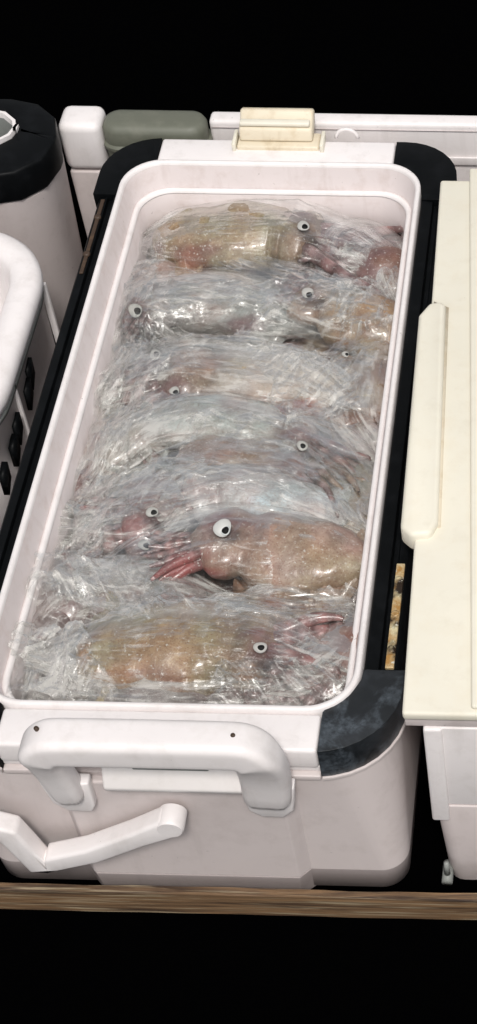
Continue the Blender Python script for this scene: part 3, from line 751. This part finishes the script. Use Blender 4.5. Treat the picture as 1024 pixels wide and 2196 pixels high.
    o = mobj('plastic_bag', V, F, M['film'], haze=np.clip(mil, -.3, 1.2), uv=flow)
    tag(o, label, 'plastic bag', 'clear bags wrapped round the squid')
    TOPS.append(V); return o
SQ = []
def add(label, blabel, bagkw, **k):
    s = squid(label=label, **k); bag(s, blabel, k.get('seed', 0), **bagkw); SQ.append(s)
B = BASE
add('olive tan squid lying furthest back, with rust red blotch and pale ringed eye', 'clear bag over the olive squid at the back wall', dict(milk=.02, tail=.015, end=.05, hazes=((830,600,60,70,.5),)),
    mantle=[(325,520),(440,512),(590,508)], head=(665,522), arms=(790,560), r=.0320, c1=B['olive'], c2=B['tan'], zc=.196, seed=1,
    eyes=[(652,487,.0066,1.0)], patches=[(415,518,52,20,BRN,.9),(470,470,200,24,B['gold'],.35),(450,560,90,14,B['gold'],.6),(720,500,60,40,PUR,.6),(330,500,22,14,PUR,.7)], arm_len=.095, spread=.55)
add('silvery blue squid with its white eye at the left wall', 'hazy bag round the silvery squid below the back one', dict(milk=.26, hazes=((350,640,90,30,.2),)),
    mantle=[(640,690),(520,655),(400,652)], head=(300,675), arms=(240,770), r=.0270, c1=B['silver'], c2=(.40,.41,.40), zc=.190, seed=2,
    eyes=[(292,668,.0080,1.0)], patches=[(520,668,46,9,DRK,.7),(520,672,50,14,PUR,.8),(470,650,30,10,BRN,.4),(285,695,40,16,DRK,.7)], arm_len=.05)  # the thin dark streak paints the shade of a crevice
add('golden brown squid against the right wall, small dark eye under the pleated film', 'clear bag with fanned pleats on the right, above the crinkled heap', dict(milk=.08, pleat=15, hazes=((820,620,40,50,.7),(640,640,60,30,.1))),
    mantle=[(880,740),(810,700),(730,675)], head=(655,645), arms=(560,600), r=.0255, c1=B['gold'], c2=B['tan'], zc=.196, seed=3,
    eyes=[(661,630,.0070,.85)], patches=[(720,690,110,26,B['brown'],.35),(780,715,90,20,BRN,.3)], arm_len=.045)
add('pinkish squid with two dark eyes and a long red brown stripe', 'crinkled milky bag bulging across the middle', dict(milk=.30, grow=1.15, pleat=11, hazes=((600,780,130,60,.55),)),
    mantle=[(750,880),(640,838),(500,822)], head=(365,812), arms=(230,850), r=.0300, c1=B['pale'], c2=B['tan'], zc=.199, seed=4,
    eyes=[(335,763,.0062,1.0),(376,840,.0056,.8)], patches=[(560,866,130,24,RED,.95),(400,815,80,24,BRN,.55),(470,800,80,30,B['tan'],.5),(340,835,20,30,BRN,.5)], arm_len=.055)
add('tan brown squid crammed in the right middle of the heap', 'crumpled silvery bag at the right wall in the middle', dict(milk=.20, pleat=13, end=.03, hazes=((790,930,60,26,.5),)),
    mantle=[(800,770),(775,830),(765,890)], head=(760,935), arms=(800,985), r=.0290, c1=B['tan'], c2=B['brown'], zc=.190, seed=5,
    eyes=[(742,762,.0038,.9)], patches=[(770,890,50,22,BRN,.6),(720,820,30,50,B['gold'],.5),(820,790,18,24,BRN,.7)], arm_len=.035)
add('long arched grey squid with a tan end at the right wall', 'tight bag along the arched grey squid', dict(milk=.10, hazes=((420,900,240,18,.35),(250,960,60,40,.2))),
    mantle=[(225,1010),(300,935),(430,905),(560,925)], head=(650,966), arms=(770,1050), r=.0215, c1=B['silver'], c2=(.42,.42,.38), zc=[.196,.202,.207,.208], seed=6, zh=.207,
    eyes=[(650,958,.0058,.9)], patches=[(760,1020,70,60,B['tan'],.8),(745,985,80,9,DRK,.8),(700,985,60,26,B['tan'],.5)], arm_len=.080, spread=.3)  # dark streak paints the shade of the gap between rows
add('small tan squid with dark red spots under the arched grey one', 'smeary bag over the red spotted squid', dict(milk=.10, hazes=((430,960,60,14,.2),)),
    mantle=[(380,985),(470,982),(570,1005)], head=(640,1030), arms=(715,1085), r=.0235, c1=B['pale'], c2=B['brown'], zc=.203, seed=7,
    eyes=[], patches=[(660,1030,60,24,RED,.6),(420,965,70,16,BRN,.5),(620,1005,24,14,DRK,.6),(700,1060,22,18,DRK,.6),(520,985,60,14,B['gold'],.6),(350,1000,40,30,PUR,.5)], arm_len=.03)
add('pale blue grey squid mantle lying above the wide eyed squid', 'milky bag on the pale blue grey mantle', dict(milk=.34, grow=1.06, hazes=((520,1060,120,20,.15),)),
    mantle=[(740,1125),(620,1082),(500,1062)], head=(420,1075), arms=(340,1100), r=.0210, c1=(.44,.47,.48), c2=(.50,.52,.52), zc=.212, seed=8,
    eyes=[], patches=[(600,1120,120,8,DRK,.35)], arm_len=.035)
add('olive tan squid standing on end along the right wall', 'thin clear bag down the right wall', dict(milk=.08, pleat=13),
    mantle=[(740,1000),(785,1080),(795,1160)], head=(785,1235), arms=(740,1290), r=.0235, c1=B['tan'], c2=B['olive'], zc=.192, seed=9,
    eyes=[(760,1165,.0040,.8)], patches=[(760,1160,18,28,DRK,.75),(770,1090,40,80,B['tan'],.5)], arm_len=.04)
add('grey mauve squid with two dark eyes, head towards the left wall', 'torn looking crinkled bag at the left wall', dict(milk=.26, pleat=11, hazes=((200,1100,60,60,.25),(300,1030,100,30,.2))),
    mantle=[(420,1020),(360,1060),(330,1100)], head=(290,1135), arms=(170,1130), r=.0290, c1=B['mauve'], c2=B['silver'], zc=.203, seed=10,
    eyes=[(328,1100,.0060,.9),(312,1170,.0062,.9)], patches=[(275,1120,44,20,RED,.5),(250,1178,80,14,RED,.6),(150,1090,18,44,PUR,.85),(400,1090,50,20,PUR,.6)], arm_len=.05)
add('tan squid with a wide white ringed eye and a raw red side', 'glossy clear bag over the wide eyed squid', dict(milk=.02, grow=1.05, hazes=((600,1210,90,14,.25),)),
    mantle=[(790,1225),(700,1195),(580,1178)], head=(470,1172), arms=(300,1222), r=.0290, c1=B['tan'], c2=B['pale'], zc=.212, seed=11, hlen=.050,
    eyes=[(479,1134,.0088,1.0)], patches=[(400,1220,100,46,RED,.95),(360,1205,60,30,RED,.8),(480,1112,70,16,PUR,.75),(720,1190,90,30,B['gold'],.3),(300,1190,50,18,PUR,.6)], arm_len=.045, spread=.30, arm_n=14, arm_r=.12)
add('olive yellow squid across the front with a dark eye', 'crinkled bag gathered at the front left corner', dict(milk=.05, tail=.035, end=.06, hazes=((120,1440,90,60,.55),(90,1330,60,50,.3),(690,1400,50,60,.3))),
    mantle=[(160,1405),(290,1400),(460,1398)], head=(565,1405), arms=(690,1430), r=.0345, c1=B['olive'], c2=B['gold'], zc=.212, seed=12,
    eyes=[(560,1390,.0062,.9)], patches=[(320,1440,90,16,PUR,.35),(300,1360,180,24,B['gold'],.6),(210,1390,50,30,(.33,.38,.24),.6),(360,1440,40,12,BRN,.5)], arm_len=.075, spread=.7)
add('mauve squid arms and head crushed into the front right corner', 'glossy film pulled in fine lines at the front right corner', dict(milk=.12, pleat=17, hazes=((680,1400,50,50,.3),)),
    mantle=[(735,1330),(745,1380),(735,1425)], head=(700,1455), arms=(600,1490), r=.0265, c1=B['mauve'], c2=B['pale'], zc=.204, seed=13,
    eyes=[], patches=[(750,1400,24,70,BRN,.5),(700,1310,50,18,DRK,.7)], arm_len=.06, spread=.5)
add('reddish brown squid tip showing between the two front bags', 'thin film over the reddish brown squid tip', dict(milk=.12),
    mantle=[(500,1330),(570,1315),(640,1315)], head=(690,1320), arms=(740,1345), r=.0210, c1=B['brown'], c2=B['tan'], zc=.200, seed=14, spread=.12,
    eyes=[], patches=[(600,1298,60,12,BRN,.9)], arm_len=.03)
add('mauve squid lying along the very front under the olive one', 'hazy bag against the front wall', dict(milk=.30),
    mantle=[(140,1480),(280,1490),(420,1488)], head=(520,1486), arms=(620,1490), r=.0200, c1=B['mauve'], c2=B['silver'], zc=.205, seed=15,
    eyes=[], patches=[], arm_len=.05)
add('grey tan squid hanging down the left wall', 'thin bag beside the left wall', dict(milk=.10),
    mantle=[(205,990),(215,920),(235,850)], head=(235,790), arms=(240,720), r=.0240, c1=B['tan'], c2=B['silver'], zc=.178, seed=16,
    eyes=[(217,752,.0056,1.2)], patches=[(222,790,16,28,BRN,.8),(216,752,14,20,DRK,.8)], arm_len=.03)
add('mauve squid head pressed into the far right corner', 'wrinkled bag at the far right corner', dict(milk=.10, pleat=13, hazes=((820,620,40,50,.5),)),
    mantle=[(850,640),(835,590),(800,560)], head=(760,540), arms=(720,610), r=.0260, c1=B['mauve'], c2=B['brown'], zc=.190, seed=17,
    eyes=[], patches=[(855,520,18,46,BRN,.6),(780,500,60,20,PUR,.6)], arm_len=.06, spread=.9)
add('pale squid buried behind the crinkled bags at the left front', 'loose bag end on the left front', dict(milk=.25, pleat=13),
    mantle=[(440,1290),(340,1290),(240,1280)], head=(180,1260), arms=(120,1230), r=.0270, c1=B['silver'], c2=B['mauve'], zc=.197, seed=18,
    eyes=[], patches=[(150,1235,30,14,DRK,.6)], arm_len=.04)  # dark patch paints the shade in the gap at the left
add('grey squid folded against the far left wall', 'hazy bag between the two upper squid at the left wall', dict(milk=.22, pleat=11),
    mantle=[(420,610),(350,615),(310,625)], head=(285,650), arms=(262,710), r=.0230, c1=B['silver'], c2=B['pale'], zc=.184, seed=21,
    eyes=[], patches=[(330,620,50,18,PUR,.4)], arm_len=.03)
add('pale mauve squid squeezed along the left wall beside the spotted one', 'milky bag at the left wall in the middle', dict(milk=.24, pleat=11),
    mantle=[(330,900),(250,950),(205,1010)], head=(165,1070), arms=(130,1130), r=.0230, c1=B['pale'], c2=B['mauve'], zc=.186, seed=22,
    eyes=[], patches=[(145,1085,16,50,PUR,.8)], arm_len=.04)
add('dull brown squid wedged at the left wall in front', 'bag bunched at the left wall in front', dict(milk=.30, pleat=13),
    mantle=[(260,1270),(170,1290),(110,1320)], head=(75,1360), arms=(45,1420), r=.0250, c1=B['mauve'], c2=B['silver'], zc=.196, seed=23,
    eyes=[], patches=[(150,1240,40,14,DRK,.5)], arm_len=.04)  # dark patch adds to the painted shade of the left gap
# squids of the layer below, seen only in the gaps
low = [((250,620),(420,600),(560,610),(640,620),(720,640)), ((850,800),(700,790),(560,780),(470,780),(380,790)), ((240,920),(400,900),(560,940),(650,960),(730,990)),
       ((800,1060),(650,1020),(500,1010),(400,1020),(300,1050)), ((180,1180),(330,1180),(480,1200),(570,1210),(660,1230)), ((780,1290),(640,1280),(480,1280),(380,1290),(280,1300)), ((130,1420),(300,1380),(450,1400),(540,1420),(640,1430))]
lowlab = ['hidden under the back two', 'under the crinkled middle bag', 'below the arched grey squid', 'under the red spotted squid', 'beneath the wide eyed squid', 'below the front gap', 'under the front olive squid']
for i, P_ in enumerate(low):
    squid(mantle=list(P_[:3]), head=P_[3], arms=P_[4], r=.030, c1=B['mauve'], c2=B['tan'] if i%2 else B['silver'], zc=.155, seed=40+i, eyes=[], patches=[], arm_len=.05,
          label='mauve grey squid of the lower layer, '+lowlab[i], arm_n=5)
# ------------------------------------------------------------------ loose film draped over the heap
cs = .0030; nx, ny = int(2*HX/cs)+2, int(2*HY/cs)+2
Hm = np.full((nx, ny), .176); Hm[:, :int((HY-.12)/cs)] = .200; Hm[:int(.10/cs), :int((HY-.17)/cs)] = .216; Hm[:int(.035/cs), :int(.16/cs)] = .232
for V_ in TOPS:
    ix = ((V_[:,0]+HX)/cs).astype(int).clip(0, nx-1); iy = ((V_[:,1]+HY)/cs).astype(int).clip(0, ny-1)
    np.maximum.at(Hm, (ix, iy), V_[:,2])
def blur(A, k):
    for _ in range(k):
        P = np.pad(A, 1, 'edge'); A = (P[:-2,1:-1]+P[2:,1:-1]+P[1:-1,:-2]+P[1:-1,2:]+4*P[1:-1,1:-1])/8
    return A
P = np.pad(Hm, 1, 'edge'); Hd = np.maximum.reduce([P[i:i+nx, j:j+ny] for i in range(3) for j in range(3)])
Hs = blur(Hd, 14)
def hat(x, y):
    fx, fy = np.clip((x+HX)/cs, 0, nx-1.01), np.clip((y+HY)/cs, 0, ny-1.01); i, j = fx.astype(int), fy.astype(int); a, b = fx-i, fy-j
    return Hs[i,j]*(1-a)*(1-b)+Hs[i+1,j]*a*(1-b)+Hs[i,j+1]*(1-a)*b+Hs[i+1,j+1]*a*b
def drape(quad, label, seed, milk, amp=.006, direction=0, sx=18, sy=70, lift=.0005, zq=.225, n=130):
    q = [PZ(u, v, zq) for u, v in quad]           # four corners, in order round the sheet
    s, t = np.meshgrid(np.linspace(0,1,n), np.linspace(0,1,n), indexing='ij'); s, t = s.ravel(), t.ravel()
    eN = fbm(np.stack([s*6, t*6, 0*s+seed], 1), seed, 3)
    x = (1-s)*(1-t)*q[0][0]+s*(1-t)*q[1][0]+s*t*q[2][0]+(1-s)*t*q[3][0]
    y = (1-s)*(1-t)*q[0][1]+s*(1-t)*q[1][1]+s*t*q[2][1]+(1-s)*t*q[3][1]
    x = x+eN*.010; y = y+fbm(np.stack([s*6, t*6, 0*s+seed+50], 1), seed+2, 3)*.010
    ca, sa = math.cos(direction), math.sin(direction); a, b = x*ca+y*sa, -x*sa+y*ca
    fl_ = np.stack([a*sx*4, b*sy*4, 0*a+seed*2.7], 1)
    w1 = ridge(np.stack([a*sx, b*sy, 0*a+seed], 1), seed, 3); w2 = ridge(np.stack([x*32, y*32, 0*a+seed+4], 1), seed+6, 3)
    x = np.clip(x, -HX+.010, HX-.010); y = np.clip(y, -HY+.010, HY-.010)
    edge = np.minimum(np.minimum(s, 1-s), np.minimum(t, 1-t))
    z = hat(x, y)+lift+(w1-.35)*amp*.9+(w2-.35)*amp*.7-.012*(1-sstep(0,.10,edge))
    mil = milk+.40*sstep(.45,.85,w1)+.25*sstep(.5,.9,w2)-.15*(1-sstep(0,.15,edge))
    for S_ in SQ:
        for e in S_['eyes']:
            dd = np.hypot(x-e[0], y-e[1]); k = np.exp(-(dd/.011)**2); mil = mil*(1-np.minimum(1, 1.3*k))-.36*k; z = np.where(dd < .02, z*(1-k)+np.minimum(z, e[2]+.0055)*k, z)
    for sx_, sy_, q1, q2, st in SPOTS: mil = mil-.42*st*np.exp(-((x-sx_)/q1)**2-((y-sy_)/q2)**2)
    F = [(i*n+j, (i+1)*n+j, (i+1)*n+j+1, i*n+j+1) for i in range(n-1) for j in range(n-1)]
    o = mobj('plastic_bag', np.stack([x,y,z],1), F, M['film'], haze=np.clip(mil,-.3,1.3), uv=fl_)
    return tag(o, label, 'plastic bag', 'loose crinkled film over the heap')
drape([(40,1235),(210,1170),(480,1300),(300,1350)], 'loose crinkled bag mouth folded diagonally at the front left', 61, .30, .010, -.9, 14, 60)
drape([(500,720),(760,705),(790,860),(620,930)], 'bright crinkled bag flap in the middle right of the heap', 62, .38, .010, .9, 16, 60)
drape([(130,1010),(380,960),(420,1090),(140,1170)], 'hazy creased bag flap over the left side', 63, .20, .007, .4, 18, 50)
drape([(230,590),(640,590),(620,700),(250,720)], 'silvery bag flap across the upper left', 64, .16, .006, -.15, 14, 60)
drape([(20,1330),(190,1330),(250,1500),(15,1500)], 'milky bag bunched in the front left corner', 65, .38, .009, 1.1, 20, 50)
drape([(430,1270),(780,1240),(790,1330),(450,1345)], 'pale fold of film between the front two bags', 66, .22, .007, .1, 12, 70)
drape([(700,560),(860,540),(850,700),(720,690)], 'white twisted bag knot near the far right wall', 67, .25, .008, 1.3, 16, 70)
drape([(470,1430),(760,1400),(740,1500),(440,1505)], 'finely pleated film at the front right corner', 68, .14, .006, -.7, 14, 90)
drape([(180,730),(420,720),(400,900),(190,930)], 'grey film over the two small eyes by the left wall', 69, .16, .006, .8, 18, 50)
drape([(620,930),(830,930),(810,1180),(720,1150)], 'clear film stretched down the right wall', 70, .05, .005, -1.0, 12, 80)
drape([(250,440),(350,450),(310,740),(215,760)], 'thin film hanging over the far left end of the heap', 71, .10, .006, 1.2, 14, 60)
drape([(205,720),(330,700),(250,1040),(120,1060)], 'creased film along the left wall', 72, .10, .007, 1.3, 14, 60)
drape([(120,1040),(260,1020),(180,1290),(40,1280)], 'hazy film sagging at the left wall ahead of the corner', 73, .16, .007, 1.0, 16, 50)
drape([(330,570),(860,570),(850,760),(300,740)], 'wide clear film sheet across the upper heap', 74, .02, .008, .3, 9, 34, lift=.002)
drape([(380,880),(820,880),(800,1060),(330,1050)], 'wide clear film sheet across the middle heap', 75, -.08, .006, -.4, 9, 34, lift=.002)
